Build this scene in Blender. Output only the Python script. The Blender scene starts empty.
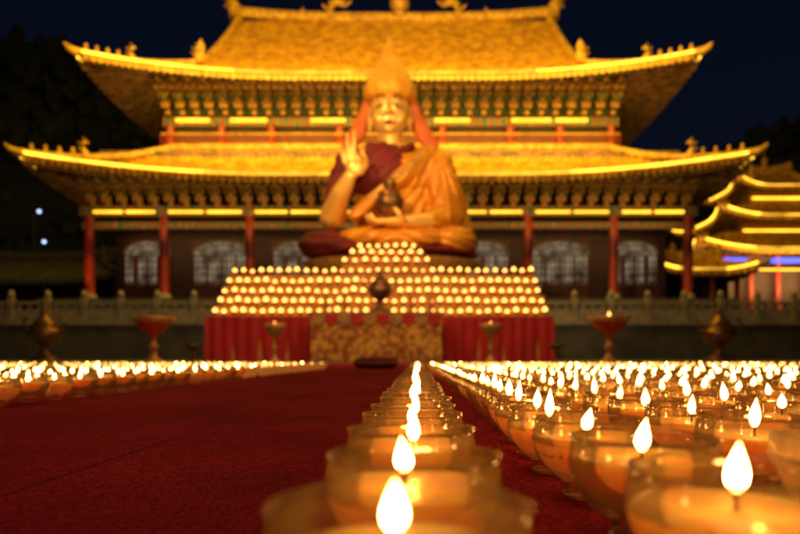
import bpy, bmesh, math, random
from mathutils import Vector, Matrix, noise
R=random.Random(7)
sc=bpy.context.scene
COL=sc.collection
sc.view_settings.view_transform='Standard'; sc.view_settings.look='None'; sc.view_settings.exposure=0
# ---------------------------------------------------------------- materials
def nm(name):
    m=bpy.data.materials.new(name); m.use_nodes=True
    nt=m.node_tree; b=nt.nodes['Principled BSDF']; return m,nt,b
def mat(name,c1,c2=None,rough=.6,metal=0,scale=6,bump=0,bscale=None,emit=None,es=0,sss=0,coat=0,detail=6,sheen=0):
    m,nt,b=nm(name); N=nt.nodes; L=nt.links
    b.inputs['Roughness'].default_value=rough; b.inputs['Metallic'].default_value=metal
    c2=c2 or tuple(x*.6 for x in c1)
    tc=N.new('ShaderNodeTexCoord'); nz=N.new('ShaderNodeTexNoise'); nz.inputs['Scale'].default_value=scale; nz.inputs['Detail'].default_value=detail
    L.new(tc.outputs['Object'],nz.inputs['Vector'])
    rp=N.new('ShaderNodeValToRGB'); rp.color_ramp.elements[0].position=.35; rp.color_ramp.elements[1].position=.65
    rp.color_ramp.elements[0].color=(*c2,1); rp.color_ramp.elements[1].color=(*c1,1)
    L.new(nz.outputs['Fac'],rp.inputs['Fac']); L.new(rp.outputs['Color'],b.inputs['Base Color'])
    if bump:
        n2=N.new('ShaderNodeTexNoise'); n2.inputs['Scale'].default_value=bscale or scale*3; L.new(tc.outputs['Object'],n2.inputs['Vector'])
        bp=N.new('ShaderNodeBump'); bp.inputs['Strength'].default_value=bump; bp.inputs['Distance'].default_value=.05
        L.new(n2.outputs['Fac'],bp.inputs['Height']); L.new(bp.outputs['Normal'],b.inputs['Normal'])
    if emit:
        b.inputs['Emission Color'].default_value=(*emit,1); b.inputs['Emission Strength'].default_value=es
    if coat: b.inputs['Coat Weight'].default_value=coat
    if sheen: b.inputs['Sheen Weight'].default_value=sheen
    return m
def emis(name,c,s,var=0,vs=2.0):
    m=bpy.data.materials.new(name); m.use_nodes=True; nt=m.node_tree; nt.nodes.clear(); N=nt.nodes; L=nt.links
    o=N.new('ShaderNodeOutputMaterial'); e=N.new('ShaderNodeEmission'); e.inputs['Color'].default_value=(*c,1); e.inputs['Strength'].default_value=s
    L.new(e.outputs[0],o.inputs['Surface'])
    if var:
        tc=N.new('ShaderNodeTexCoord'); nz=N.new('ShaderNodeTexNoise'); nz.inputs['Scale'].default_value=vs
        mr=N.new('ShaderNodeMapRange'); mr.inputs['From Min'].default_value=.35; mr.inputs['From Max'].default_value=.65
        mr.inputs['To Min'].default_value=s*(1-var); mr.inputs['To Max'].default_value=s
        L.new(tc.outputs['Object'],nz.inputs['Vector']); L.new(nz.outputs['Fac'],mr.inputs['Value']); L.new(mr.outputs[0],e.inputs['Strength'])
    return m
M={}
M['tile']=mat('glazed_gold_tile',(.74,.39,.03),(.34,.15,.012),.4,0,1.5,.3,6)
M['ridge']=mat('ridge_glaze',(.72,.42,.05),(.34,.17,.02),.4,0,3,.6,5)
M['soffit']=mat('soffit_wood',(.26,.14,.04),(.07,.05,.02),.7,0,2)
M['teal']=mat('teal_paint',(.05,.10,.07),(.02,.04,.03),.6,0,3)
M['ochre']=mat('ochre_paint',(.50,.27,.05),(.26,.12,.03),.6,0,3)
M['green']=mat('green_paint',(.10,.14,.04),(.05,.07,.02),.6,0,3)
M['redwood']=mat('red_lacquer',(.34,.03,.012),(.20,.018,.01),.4,0,2)
M['doorwood']=mat('brown_door_wood',(.10,.03,.015),(.06,.02,.01),.5,0,2)
M['darkwood']=mat('dark_wood',(.05,.022,.012),(.03,.012,.01),.6,0,2)
M['stone']=mat('pale_stone',(.28,.24,.20),(.15,.13,.12),.8,0,2,.5,9)
M['darkstone']=mat('dark_stone',(.06,.055,.05),(.03,.03,.03),.8,0,1.2,.4,6)
M['goldleaf']=mat('gilded_skin',(.95,.58,.15),(.86,.48,.10),.33,.35,1.2,.05,6)
M['orange']=mat('orange_robe',(.78,.33,.016),(.56,.19,.009),.45,.25,1.0,.35,4)
M['maroon']=mat('maroon_cloth',(.20,.008,.012),(.11,.005,.008),.7,0,1.5,.3,5)
M['hat']=mat('yellow_hat',(.92,.48,.035),(.80,.35,.02),.5,0.1,1.5,.25,5)
M['lappet']=mat('orange_red_lappet',(.66,.14,.015),(.5,.10,.01),.6,0,1.5)
M['bronze']=mat('bronze',(.30,.14,.04),(.12,.06,.02),.35,.7,6,.3,14)
M['brass']=mat('brass',(.66,.38,.09),(.40,.20,.04),.45,.3,5,.2,12)
M['lip']=mat('lip_paint',(.45,.08,.04),None,.4)
M['dark']=mat('dark_paint',(.03,.015,.01),None,.5)
M['wick']=mat('burnt_wick',(.02,.012,.01),None,.9)
M['redcloth']=mat('red_satin',(.50,.006,.006),(.38,.005,.005),.5,0,1.5,.25,3,sheen=.2)
M['stepcloth']=mat('step_cloth_lamp_glow',(.66,.32,.05),(.46,.14,.02),.5,.1,3,.2,6)  # gold brightened so the colour carries the glow of the lamps
M['tree']=mat('dark_foliage',(.05,.06,.03),(.03,.04,.02),.9,0,.4,.5,2)
M['hill']=mat('hillside_earth',(.045,.045,.03),(.03,.03,.02),.95,0,.1)
M['led']=emis('warm_led',(1,.50,.03),5.0,.4,.8)
M['ledsoft']=emis('warm_led_dim',(1,.48,.035),2.2,.6,.7)
M['beamled']=emis('beam_led',(1,.46,.022),3.6,.3,.5)
M['blueled']=emis('blue_led',(.08,.12,1),3.0)
M['window']=emis('window_glow',(1,.76,.46),.30,.9,1.1)
M['coldlamp']=emis('cold_lamp_glass',(.45,.6,1),3)
def flame_mat(name,s,g=.5,b_=.12):
    m=bpy.data.materials.new(name); m.use_nodes=True; nt=m.node_tree; nt.nodes.clear(); N=nt.nodes; L=nt.links
    o=N.new('ShaderNodeOutputMaterial'); e=N.new('ShaderNodeEmission'); L.new(e.outputs[0],o.inputs['Surface'])
    at=N.new('ShaderNodeAttribute'); at.attribute_name='fh'; at.attribute_type='GEOMETRY'
    rp=N.new('ShaderNodeValToRGB'); cr=rp.color_ramp
    cr.elements[0].position=0; cr.elements[0].color=(.03,.010,.002,1)
    cr.elements[1].position=1; cr.elements[1].color=(.04,.011,.001,1)
    a=cr.elements.new(.22); a.color=(1,g,b_,1); a=cr.elements.new(.68); a.color=(1,g*.92,b_*.8,1)
    L.new(at.outputs['Fac'],rp.inputs['Fac']); L.new(rp.outputs['Color'],e.inputs['Color'])
    e.inputs['Strength'].default_value=s
    return m
M['flame']=flame_mat('butter_flame',80)
M['flamemid']=flame_mat('small_butter_flame',8)
M['flamefar']=flame_mat('altar_flame',6.0,.42,.085)
def glass():
    m=bpy.data.materials.new('thin_glass'); m.use_nodes=True; nt=m.node_tree; nt.nodes.clear(); N=nt.nodes; L=nt.links
    o=N.new('ShaderNodeOutputMaterial'); t=N.new('ShaderNodeBsdfTransparent'); t.inputs[0].default_value=(.98,.94,.87,1)
    g=N.new('ShaderNodeBsdfGlossy'); g.inputs['Roughness'].default_value=.05
    tr=N.new('ShaderNodeBsdfTranslucent'); tr.inputs[0].default_value=(1,.68,.32,1)
    m0=N.new('ShaderNodeMixShader'); 
    tc=N.new('ShaderNodeTexCoord'); nz=N.new('ShaderNodeTexNoise'); nz.inputs['Scale'].default_value=60; mr=N.new('ShaderNodeMapRange'); mr.inputs['To Min'].default_value=.01; mr.inputs['To Max'].default_value=.12
    L.new(tc.outputs['Object'],nz.inputs['Vector']); L.new(nz.outputs['Fac'],mr.inputs['Value']); L.new(mr.outputs[0],m0.inputs[0])
    L.new(t.outputs[0],m0.inputs[1]); L.new(tr.outputs[0],m0.inputs[2])
    fr=N.new('ShaderNodeFresnel'); fr.inputs['IOR'].default_value=1.5
    ml=N.new('ShaderNodeMath'); ml.operation='MULTIPLY_ADD'; ml.inputs[1].default_value=.75; ml.inputs[2].default_value=.02; ml.use_clamp=True
    mx=N.new('ShaderNodeMixShader'); L.new(fr.outputs[0],ml.inputs[0]); L.new(ml.outputs[0],mx.inputs[0]); L.new(m0.outputs[0],mx.inputs[1]); L.new(g.outputs[0],mx.inputs[2]); L.new(mx.outputs[0],o.inputs['Surface'])
    return m
M['glass']=glass()
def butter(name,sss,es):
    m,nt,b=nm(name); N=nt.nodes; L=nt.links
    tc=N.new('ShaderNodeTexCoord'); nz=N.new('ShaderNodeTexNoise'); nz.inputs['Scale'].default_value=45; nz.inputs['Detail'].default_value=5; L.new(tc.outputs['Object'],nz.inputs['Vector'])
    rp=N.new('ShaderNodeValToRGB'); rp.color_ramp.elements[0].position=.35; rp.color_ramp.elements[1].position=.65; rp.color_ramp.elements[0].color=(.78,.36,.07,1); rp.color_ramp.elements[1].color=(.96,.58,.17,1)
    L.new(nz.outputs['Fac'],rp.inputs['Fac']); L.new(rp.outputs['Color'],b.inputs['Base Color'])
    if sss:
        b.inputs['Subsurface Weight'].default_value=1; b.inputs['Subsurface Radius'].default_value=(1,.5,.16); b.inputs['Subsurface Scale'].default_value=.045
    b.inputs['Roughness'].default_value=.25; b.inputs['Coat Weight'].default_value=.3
    if es: b.inputs['Emission Color'].default_value=(1,.33,.04,1); b.inputs['Emission Strength'].default_value=es  # glow put into the butter, standing for flame light shining through
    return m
M['butter']=butter('melted_butter_glow',1,.11)
M['butterfar_glow']=butter('melted_butter_small_glow',0,.24)
def carpet_mat():
    m,nt,b=nm('red_carpet'); N=nt.nodes; L=nt.links
    tc=N.new('ShaderNodeTexCoord')
    def nz(s,d=4):
        n=N.new('ShaderNodeTexNoise'); n.inputs['Scale'].default_value=s; n.inputs['Detail'].default_value=d; L.new(tc.outputs['Object'],n.inputs['Vector']); return n
    a=nz(3.5,9); f=nz(230,3); g=nz(45,4)
    rp=N.new('ShaderNodeValToRGB'); rp.color_ramp.elements[0].position=.35; rp.color_ramp.elements[1].position=.65
    rp.color_ramp.elements[0].color=(.26,.008,.012,1); rp.color_ramp.elements[1].color=(.48,.018,.022,1)
    L.new(a.outputs['Fac'],rp.inputs['Fac'])
    rp2=N.new('ShaderNodeValToRGB'); rp2.color_ramp.elements[0].position=.38; rp2.color_ramp.elements[1].position=.60
    rp2.color_ramp.elements[0].color=(.3,.3,.3,1); rp2.color_ramp.elements[1].color=(1.25,1.25,1.25,1)
    L.new(f.outputs['Fac'],rp2.inputs['Fac'])
    mx=N.new('ShaderNodeMix'); mx.data_type='RGBA'; mx.blend_type='MULTIPLY'; mx.inputs[0].default_value=1
    L.new(rp.outputs['Color'],mx.inputs[6]); L.new(rp2.outputs['Color'],mx.inputs[7])
    v=N.new('ShaderNodeTexVoronoi'); v.inputs['Scale'].default_value=28; L.new(tc.outputs['Object'],v.inputs['Vector'])
    lt=N.new('ShaderNodeMath'); lt.operation='LESS_THAN'; lt.inputs[1].default_value=.05; L.new(v.outputs['Distance'],lt.inputs[0])
    mx2=N.new('ShaderNodeMix'); mx2.data_type='RGBA'; L.new(lt.outputs[0],mx2.inputs[0]); L.new(mx.outputs[2],mx2.inputs[6]); mx2.inputs[7].default_value=(.40,.08,.06,1)
    sx=N.new('ShaderNodeSeparateXYZ'); L.new(tc.outputs['Object'],sx.inputs[0])
    ma=N.new('ShaderNodeMath'); ma.operation='MULTIPLY_ADD'; ma.inputs[1].default_value=1/.9; ma.inputs[2].default_value=.42+20; L.new(sx.outputs['X'],ma.inputs[0])
    fr=N.new('ShaderNodeMath'); fr.operation='FRACT'; L.new(ma.outputs[0],fr.inputs[0])
    l2=N.new('ShaderNodeMath'); l2.operation='LESS_THAN'; l2.inputs[1].default_value=.006; L.new(fr.outputs[0],l2.inputs[0])
    mx3=N.new('ShaderNodeMix'); mx3.data_type='RGBA'; L.new(l2.outputs[0],mx3.inputs[0]); L.new(mx2.outputs[2],mx3.inputs[6]); mx3.inputs[7].default_value=(.11,.004,.005,1)
    L.new(mx3.outputs[2],b.inputs['Base Color'])
    b.inputs['Roughness'].default_value=.95; b.inputs['Sheen Weight'].default_value=.2; b.inputs['Sheen Tint'].default_value=(1,.12,.10,1)
    b.inputs['Specular IOR Level'].default_value=.1
    ad=N.new('ShaderNodeMath'); ad.operation='MULTIPLY_ADD'; L.new(g.outputs['Fac'],ad.inputs[0]); ad.inputs[1].default_value=1.5; L.new(f.outputs['Fac'],ad.inputs[2])
    bp=N.new('ShaderNodeBump'); bp.inputs['Strength'].default_value=.9; bp.inputs['Distance'].default_value=.004
    L.new(ad.outputs[0],bp.inputs['Height']); L.new(bp.outputs['Normal'],b.inputs['Normal'])
    return m
M['carpet']=carpet_mat()
def brick_mat(name,c1,c2,mort,scale,w,h):
    m,nt,b=nm(name); N=nt.nodes; L=nt.links
    tc=N.new('ShaderNodeTexCoord'); br=N.new('ShaderNodeTexBrick'); br.inputs['Scale'].default_value=scale
    br.inputs['Color1'].default_value=(*c1,1); br.inputs['Color2'].default_value=(*c2,1); br.inputs['Mortar'].default_value=(*mort,1)
    br.inputs['Brick Width'].default_value=w; br.inputs['Row Height'].default_value=h; br.inputs['Mortar Size'].default_value=.012
    L.new(tc.outputs['Object'],br.inputs['Vector']); L.new(br.outputs['Color'],b.inputs['Base Color']); b.inputs['Roughness'].default_value=.75
    return m
M['paving']=brick_mat('stone_paving',(.16,.15,.14),(.12,.115,.11),(.06,.06,.06),1,1.0,.5)
def brocade():
    m,nt,b=nm('gold_brocade'); N=nt.nodes; L=nt.links
    tc=N.new('ShaderNodeTexCoord')
    v=N.new('ShaderNodeTexVoronoi'); v.inputs['Scale'].default_value=5.5; L.new(tc.outputs['Object'],v.inputs['Vector'])
    nz=N.new('ShaderNodeTexNoise'); nz.inputs['Scale'].default_value=2.2; nz.inputs['Detail'].default_value=6; L.new(tc.outputs['Object'],nz.inputs['Vector'])
    ad=N.new('ShaderNodeMath'); ad.operation='MULTIPLY_ADD'; ad.inputs[1].default_value=.6; L.new(v.outputs['Distance'],ad.inputs[0]); L.new(nz.outputs['Fac'],ad.inputs[2])
    rp=N.new('ShaderNodeValToRGB'); rp.color_ramp.elements[0].position=.62; rp.color_ramp.elements[0].color=(.74,.38,.05,1); rp.color_ramp.elements[1].position=.95; rp.color_ramp.elements[1].color=(.30,.08,.02,1)
    L.new(ad.outputs[0],rp.inputs['Fac']); L.new(rp.outputs['Color'],b.inputs['Base Color']); b.inputs['Roughness'].default_value=.5; b.inputs['Metallic'].default_value=.15
    return m
M['brocade']=brocade()
def paintbeam():
    m,nt,b=nm('painted_beam'); N=nt.nodes; L=nt.links
    tc=N.new('ShaderNodeTexCoord')
    w=N.new('ShaderNodeTexWave'); w.inputs['Scale'].default_value=.55; w.inputs['Distortion'].default_value=5; w.inputs['Detail'].default_value=2; w.inputs['Detail Scale'].default_value=3
    L.new(tc.outputs['Object'],w.inputs['Vector'])
    rp=N.new('ShaderNodeValToRGB'); cr=rp.color_ramp; cr.interpolation='CONSTANT'
    cr.elements[0].color=(.06,.10,.08,1); cr.elements[1].position=.75; cr.elements[1].color=(.26,.05,.02,1)
    a=cr.elements.new(.35); a.color=(.45,.25,.06,1); a=cr.elements.new(.5); a.color=(.10,.15,.06,1)
    L.new(w.outputs['Fac'],rp.inputs['Fac']); L.new(rp.outputs['Color'],b.inputs['Base Color']); b.inputs['Roughness'].default_value=.6
    return m
M['beam']=paintbeam()
# ---------------------------------------------------------------- mesh builder
class MB:
    def __init__(s): s.v=[];s.f=[];s.m=[];s.sm=[];s.mats=[];s.fh=None
    def mi(s,k):
        if k not in s.mats: s.mats.append(k)
        return s.mats.index(k)
    def add(s,vs,fs,k,smooth=False):
        o=len(s.v); s.v.extend(vs); i=s.mi(k)
        for f in fs: s.f.append(tuple(a+o for a in f)); s.m.append(i); s.sm.append(smooth)
    def box(s,x0,x1,y0,y1,z0,z1,k):
        if x0>x1:x0,x1=x1,x0
        if y0>y1:y0,y1=y1,y0
        vs=[(x0,y0,z0),(x1,y0,z0),(x1,y1,z0),(x0,y1,z0),(x0,y0,z1),(x1,y0,z1),(x1,y1,z1),(x0,y1,z1)]
        s.add(vs,[(3,2,1,0),(4,5,6,7),(0,1,5,4),(1,2,6,5),(2,3,7,6),(3,0,4,7)],k)
    def lathe(s,prof,n,k,c=(0,0,0),sx=1,sy=1,smooth=True,lean=0,fn=None):
        vs=[];fs=[]
        for r,z in prof:
            for i in range(n):
                a=2*math.pi*i/n; rr=r*(fn(a,z) if fn else 1)
                vs.append((c[0]+rr*math.cos(a)*sx+lean*z*z,c[1]+rr*math.sin(a)*sy,c[2]+z))
        for j in range(len(prof)-1):
            for i in range(n):
                i2=(i+1)%n; fs.append((j*n+i,j*n+i2,(j+1)*n+i2,(j+1)*n+i))
        s.add(vs,fs,k,smooth)
        if prof[0][0]>1e-6: s.add([vs[i] for i in range(n)],[tuple(reversed(range(n)))],k)
        if prof[-1][0]>1e-6: s.add(vs[-n:],[tuple(range(n))],k)
    def grid(s,rows,k,smooth=False,flip=False,close=False):
        n=len(rows[0]); vs=[p for r in rows for p in r]; fs=[]
        for j in range(len(rows)-1):
            for i in range(n-1 if not close else n):
                i2=(i+1)%n; f=(j*n+i,j*n+i2,(j+1)*n+i2,(j+1)*n+i)
                fs.append(tuple(reversed(f)) if flip else f)
        s.add(vs,fs,k,smooth)
    def tube(s,pts,rad,n,k,smooth=True,flat=1):
        rows=[]
        for i,p in enumerate(pts):
            p=Vector(p); a=Vector(pts[max(0,i-1)]); b=Vector(pts[min(len(pts)-1,i+1)]); t=(b-a).normalized()
            u=t.cross(Vector((0,0,1))); 
            if u.length<1e-3: u=Vector((1,0,0))
            u.normalize(); w=u.cross(t); r=rad[i] if isinstance(rad,(list,tuple)) else rad
            rows.append([tuple(p+u*(r*math.cos(2*math.pi*j/n))*flat+w*(r*math.sin(2*math.pi*j/n))) for j in range(n)])
        s.grid(rows,k,smooth,close=True)
        s.add(rows[0],[tuple(range(n))],k); s.add(rows[-1],[tuple(reversed(range(n)))],k)
    def mesh(s,name):
        me=bpy.data.meshes.new(name); me.from_pydata(s.v,[],s.f)
        for k in s.mats: me.materials.append(M[k])
        me.polygons.foreach_set('material_index',s.m); me.polygons.foreach_set('use_smooth',s.sm)
        if s.fh is not None:
            at=me.attributes.new('fh','FLOAT','POINT'); at.data.foreach_set('value',s.fh)
        me.update(); return me
    def obj(s,name,parent=None,loc=(0,0,0)):
        o=bpy.data.objects.new(name,s.mesh(name)); o.location=loc; COL.objects.link(o)
        if parent: o.parent=parent
        return o
def empty(name,loc,label,cat,group=None):
    o=bpy.data.objects.new(name,None); o.location=loc; o.empty_display_size=.2; COL.objects.link(o)
    o['label']=label; o['category']=cat
    if group:o['group']=group
    return o
def tag(o,label,cat,group=None):
    o['label']=label;o['category']=cat
    if group:o['group']=group
    return o
def inst(name,me,parent,loc=(0,0,0),scale=(1,1,1)):
    o=bpy.data.objects.new(name,me); COL.objects.link(o); o.parent=parent; o.location=loc; o.scale=scale; return o
# ---------------------------------------------------------------- camera
cam=bpy.data.cameras.new('camera'); co=bpy.data.objects.new('camera',cam); COL.objects.link(co)
co.location=(0,0,.13); co.rotation_euler=(math.pi/2,0,0)
cam.lens=28; cam.sensor_width=36; cam.shift_x=-18/800; cam.shift_y=91/800; cam.clip_start=.02; cam.clip_end=2000
cam.dof.use_dof=True; cam.dof.focus_distance=.78; cam.dof.aperture_fstop=4.3
sc.camera=co
# ---------------------------------------------------------------- world (deep dusk sky)
w=bpy.data.worlds.new('World'); sc.world=w; w.use_nodes=True; nt=w.node_tree; bg=nt.nodes['Background']
tc=nt.nodes.new('ShaderNodeTexCoord'); sp=nt.nodes.new('ShaderNodeSeparateXYZ'); rp=nt.nodes.new('ShaderNodeValToRGB')
nt.links.new(tc.outputs['Generated'],sp.inputs[0]); nt.links.new(sp.outputs['Z'],rp.inputs[0]); nt.links.new(rp.outputs[0],bg.inputs[0])
rp.color_ramp.elements[0].color=(.0040,.0058,.012,1); rp.color_ramp.elements[1].position=.6; rp.color_ramp.elements[1].color=(.0012,.0026,.0085,1)
bg.inputs[1].default_value=1.0
# ---------------------------------------------------------------- ground, carpet
g=MB(); g.add([(-400,-100,0),(400,-100,0),(400,600,0),(-400,600,0)],[(0,1,2,3)],'paving'); o=g.obj('ground'); o['kind']='structure'
c=MB()
nx,ny=80,90; rows=[]
for j in range(ny+1):
    y=-2+17*(j/ny)**1.0
    rows.append([( -9+18*i/nx, y, .004+ .0015*noise.noise(Vector((-9+18*i/nx,y,0))*1.3)+.0015) for i in range(nx+1)])
c.grid(rows,'carpet',True); 
c.box(-9,9,-2.01,-1.995,0.0005,.006,'carpet')
o=c.obj('carpet'); tag(o,'dark red felt carpet spread over the stone plaza','carpet')
# ---------------------------------------------------------------- butter lamps
CUP=[(.0,0),(.021,0),(.0235,.003),(.019,.009),(.024,.014),(.038,.024),(.0465,.037),(.0500,.050),(.0488,.061),(.0478,.066),(.0490,.070),(.0478,.0705),(.0462,.067),(.0468,.060),(.0482,.050),(.0445,.038),(.036,.0265),(.02,.019),(0,.018)]
BUT=[(0,.0185),(.02,.0195),(.0358,.027),(.0442,.0383),(.0478,.049),(.0472,.0555),(.0463,.0568),(.043,.0558),(.02,.055),(0,.0548)]
FL=[(.0009,0),(.0029,.0022),(.0044,.0055),(.0050,.009),(.0045,.0132),(.0033,.0175),(.0020,.0215),(.0010,.0248),(.0002,.0275)]
def flame_mesh(n,prof,lean,name='flame',k='flame',sc_=1):
    b=MB(); b.lathe([(r*sc_,z*sc_) for r,z in prof],n,k,(0,0,0),lean=lean/sc_)
    zs=[v[2] for v in b.v]; mz=max(zs); b.fh=[z/mz for z in zs]; return b.mesh(name)
cup=MB(); cup.lathe(CUP,36,'glass'); cupM=cup.mesh('glass_cup')
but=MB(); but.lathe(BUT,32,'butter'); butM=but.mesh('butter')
wk=MB(); wk.tube([(0,0,.050),(.0004,0,.058),(.0012,0,.065)],.0011,6,'wick'); wkM=wk.mesh('wick')
flM=[flame_mesh(12,FL,l) for l in (0,4,-4,7,-2)]
cells=[]
y=.235
while y<6.9: cells.append((-.006,y,0)); y+=.122
for k in range(0,27):
    X=.153+.155*k
    y=.303+( .03 if k%2 else 0)-.122*2
    while y<6.9:
        if y>.16 and X/y<.78 and (X/y<.66 or y>.3): cells.append((X,y,1))
        y+=.124 if y<2.5 else .17
for k in range(0,27):
    X=-1.075-.16*k; y=1.2+(.05 if k%2 else 0)
    while y<7.0:
        if X/y>-.74: cells.append((X,y,2))
        y+=.13 if y<2.5 else .18
def inview(c):
    return -.70<c[0]/c[1]<.66 and c[1]>.2
vis=sorted([c for c in cells if inview(c)],key=lambda c:c[1]+.15*abs(c[0]))
ind=set(vis[:300]); far=[c for c in cells if c not in ind]
GRP='butter lamps set out in rows on the red carpet'
for n_,c_ in enumerate(vis[:300]):
    X,Y,b=c_
    jx=R.uniform(-.006,.006); jy=R.uniform(-.008,.008)
    if b==0: jx*=.6
    e=empty('butter_lamp',(X+jx,Y+jy,.0065),'lit butter lamp in a round glass cup standing on red carpet','lamp',GRP)
    e.rotation_euler=(0,0,R.uniform(0,6.28))
    lv=R.uniform(.88,1.04); fx=R.uniform(-.005,.005); fy=R.uniform(-.005,.005)
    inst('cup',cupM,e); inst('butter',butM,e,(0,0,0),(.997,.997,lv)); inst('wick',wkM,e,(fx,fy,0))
    k=1 if Y<1.6 else .8
    inst('flame',R.choice(flM),e,(fx,fy,.0588),(R.uniform(.85,1.15),R.uniform(.85,1.15),R.uniform(.7,1.2)*k))
BB=[(.02,.002),(.038,.026),(.0490,.050),(.047,.066),(.0455,.060),(0,.059)]
FLL=[(.0012,0),(.0052,.006),(.0050,.012),(.0028,.018),(.0003,.025)]
fb=MB(); fhs=[]
for (X,Y,b) in far:
    X+=R.uniform(-.012,.012); Y+=R.uniform(-.015,.015)
    o0=len(fb.v); fb.lathe(BB,10,'butterfar_glow',(X,Y,.0065)); fhs+= [0]*(len(fb.v)-o0)
    if R.random()<.12: continue
    kf='flame' if (Y<2.6 and R.random()<.8) or R.random()<.08 else 'flamemid'
    o0=len(fb.v); s_=R.uniform(.55,1.05); fb.lathe([(r*.9,z*s_) for r,z in FLL],6,kf,(X+R.uniform(-.004,.004),Y,.0665))
    for v in fb.v[o0:]: fhs.append(min(1,max(0,(v[2]-.0665)/(.025*s_))))
fb.fh=fhs
o=fb.obj('butter_lamps'); o['kind']='stuff'; tag(o,'mass of small lit butter lamps in rows on carpet','lamp',GRP)
# ---------------------------------------------------------------- altar
ax,ay=-1.27,20.5
A=empty('tiered_altar',(ax,ay,0),'long tiered altar draped in bright red cloth','altar')
def skirt(b,x0,x1,y,z0,z1,k,per=.42,amp=.05):
    rows=[]
    n=int((x1-x0)/.06)
    for z,a in ((z1,.25),(z1*.7+z0*.3,.6),(z1*.35+z0*.65,.85),(z0,1.1)):
        rows.append([(x0+(x1-x0)*i/n, y-amp*a*(math.sin(2*math.pi*(x0+(x1-x0)*i/n)/per+.9*math.sin(i*.11)+1.1*math.sin(i*.043))+.4*math.sin(i*.37)), z) for i in range(n+1)])
    b.grid(rows,k,True,flip=True)
sk=MB(); skirt(sk,-5.75,5.75,0,.01,1.5,'redcloth'); sk.obj('cloth_skirt',A)
tr=MB()
zs=[1.50,1.88,2.27,2.67,3.10]
for i,z in enumerate(zs):
    tr.box(-5.7+.04*i,5.7-.04*i,.05+.45*i,.05+.45*(i+1) if i<4 else 2.9,0 if i==0 else zs[i-1]-.1,z,'stepcloth')
    tr.box(-5.72+.04*i,5.72-.04*i,.02+.45*i,.047+.45*i,z-.1,z-.005,'brass')
tr.obj('step_tiers',A)
up=MB()
for i,(hw,z0,z1) in enumerate(((1.6,3.1,3.5),(1.35,3.5,3.82),(1.1,3.82,4.12))):
    up.box(-hw+.1,hw+.1,2.0+.3*i,2.9,z0,z1,'stepcloth')
up.obj('upper_steps',A)
al=MB()
al.lathe([(.0,0),(.075,0),(.07,.02),(.03,.04),(.03,.07),(.07,.09),(.105,.13),(.11,.16),(.10,.165)],12,'brass')
al.lathe([(.10,.155),(0,.15)],12,'butterfar_glow')
h0=len(al.v)
al.lathe([(r*15,z*7.4) for r,z in FLL],8,'flamefar',(0,0,.14))
al.fh=[0]*h0+[(v[2]-.14)/.185 for v in al.v[h0:]]
alM=al.mesh('altar_lamp')
def altlamp(x,y,z):
    o=bpy.data.objects.new('altar_lamp',alM); COL.objects.link(o); o.location=(x,y,z); s=R.uniform(.9,1.1); o.scale=(s,s,s*R.uniform(.85,1.1)); o.rotation_euler=(0,0,R.uniform(0,6))
    tag(o,'small lit brass lamp standing on a gold altar step','lamp','lamps on the altar steps')
for i,z in enumerate(zs):
    n=36-i//2
    for j in range(n):
        x=-5.5+.03*i+(11-.06*i)*j/(n-1)
        if i==0 and abs(x)<.45: continue
        altlamp(ax+x+R.uniform(-.02,.02),ay+.25+.45*i,z+.002)
for i,(hw,z) in enumerate(((1.5,3.5),(1.25,3.82),(1.0,4.12))):
    n=9-i
    for j in range(n): altlamp(ax+.1-hw+2*hw*j/(n-1),ay+2.15+.3*i,z+.002)
T=empty('offering_table',(-1.3,19.7,0),'offering table covered with patterned gold brocade cloth','table')
t=MB(); skirt(t,-2.05,2.05,-.3,.02,1.5,'brocade',.8,.02); t.obj('brocade_cloth',T)
t=MB(); t.box(-2.1,2.1,-.32,.45,1.505,1.58,'ochre'); t.obj('table_top',T)
t=MB()
for k in range(10):
    x0=-2.0+.4*k
    t.add([(x0,-.345,1.5),(x0+.4,-.345,1.5),(x0+.4,-.35,1.28),(x0+.2,-.355,1.12),(x0,-.35,1.28)],[(0,4,3,2,1)],'redcloth' if k%2 else 'ochre')
t.obj('valance',T)
for s_ in (-1,1): 
    t=MB(); t.box(s_*1.95-.06,s_*1.95+.06,.25,.37,0,1.5,'darkwood'); t.obj('leg',T)
def censer(loc,s,label,k='bronze'):
    E=empty('incense_burner',loc,label,'incense burner')
    b=MB(); b.lathe([(.30*s,0),(.32*s,.03*s),(.22*s,.08*s),(.10*s,.16*s),(.08*s,.30*s),(.16*s,.36*s),(.30*s,.44*s),(.36*s,.58*s),(.33*s,.70*s),(.26*s,.74*s),(.29*s,.78*s)],20,k); b.obj('bowl',E)
    for sg in (-1,1):
        b=MB(); b.tube([(sg*.33*s,0,.6*s),(sg*.45*s,0,.7*s),(sg*.46*s,0,.88*s),(sg*.38*s,0,.96*s)],.03*s,8,k)
        b.obj('handle',E)
    b=MB(); b.lathe([(.25*s,.78*s),(.22*s,.86*s),(.10*s,.98*s),(.05*s,1.04*s),(.08*s,1.1*s),(.03*s,1.16*s),(.0,1.24*s)],16,k); b.obj('lid',E)
    return E
censer((-1.2,19.75,1.582),1.15,'bronze incense burner with pointed lid on the offering table')
def stupa(loc,s):
    E=empty('offering_vase',loc,'tapered gilded offering vase on the offering table','vase','offering vases on the table')
    b=MB(); b.lathe([(.12*s,0),(.14*s,.03*s),(.06*s,.08*s),(.12*s,.2*s),(.16*s,.34*s),(.12*s,.44*s),(.06*s,.5*s),(.07*s,.56*s)],16,'brass'); b.obj('body',E)
    b=MB(); b.lathe([(.07*s,.56*s),(.12*s,.62*s),(.10*s,.7*s),(.04*s,.78*s),(0,.9*s)],12,'brocade'); b.obj('finial',E)
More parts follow.
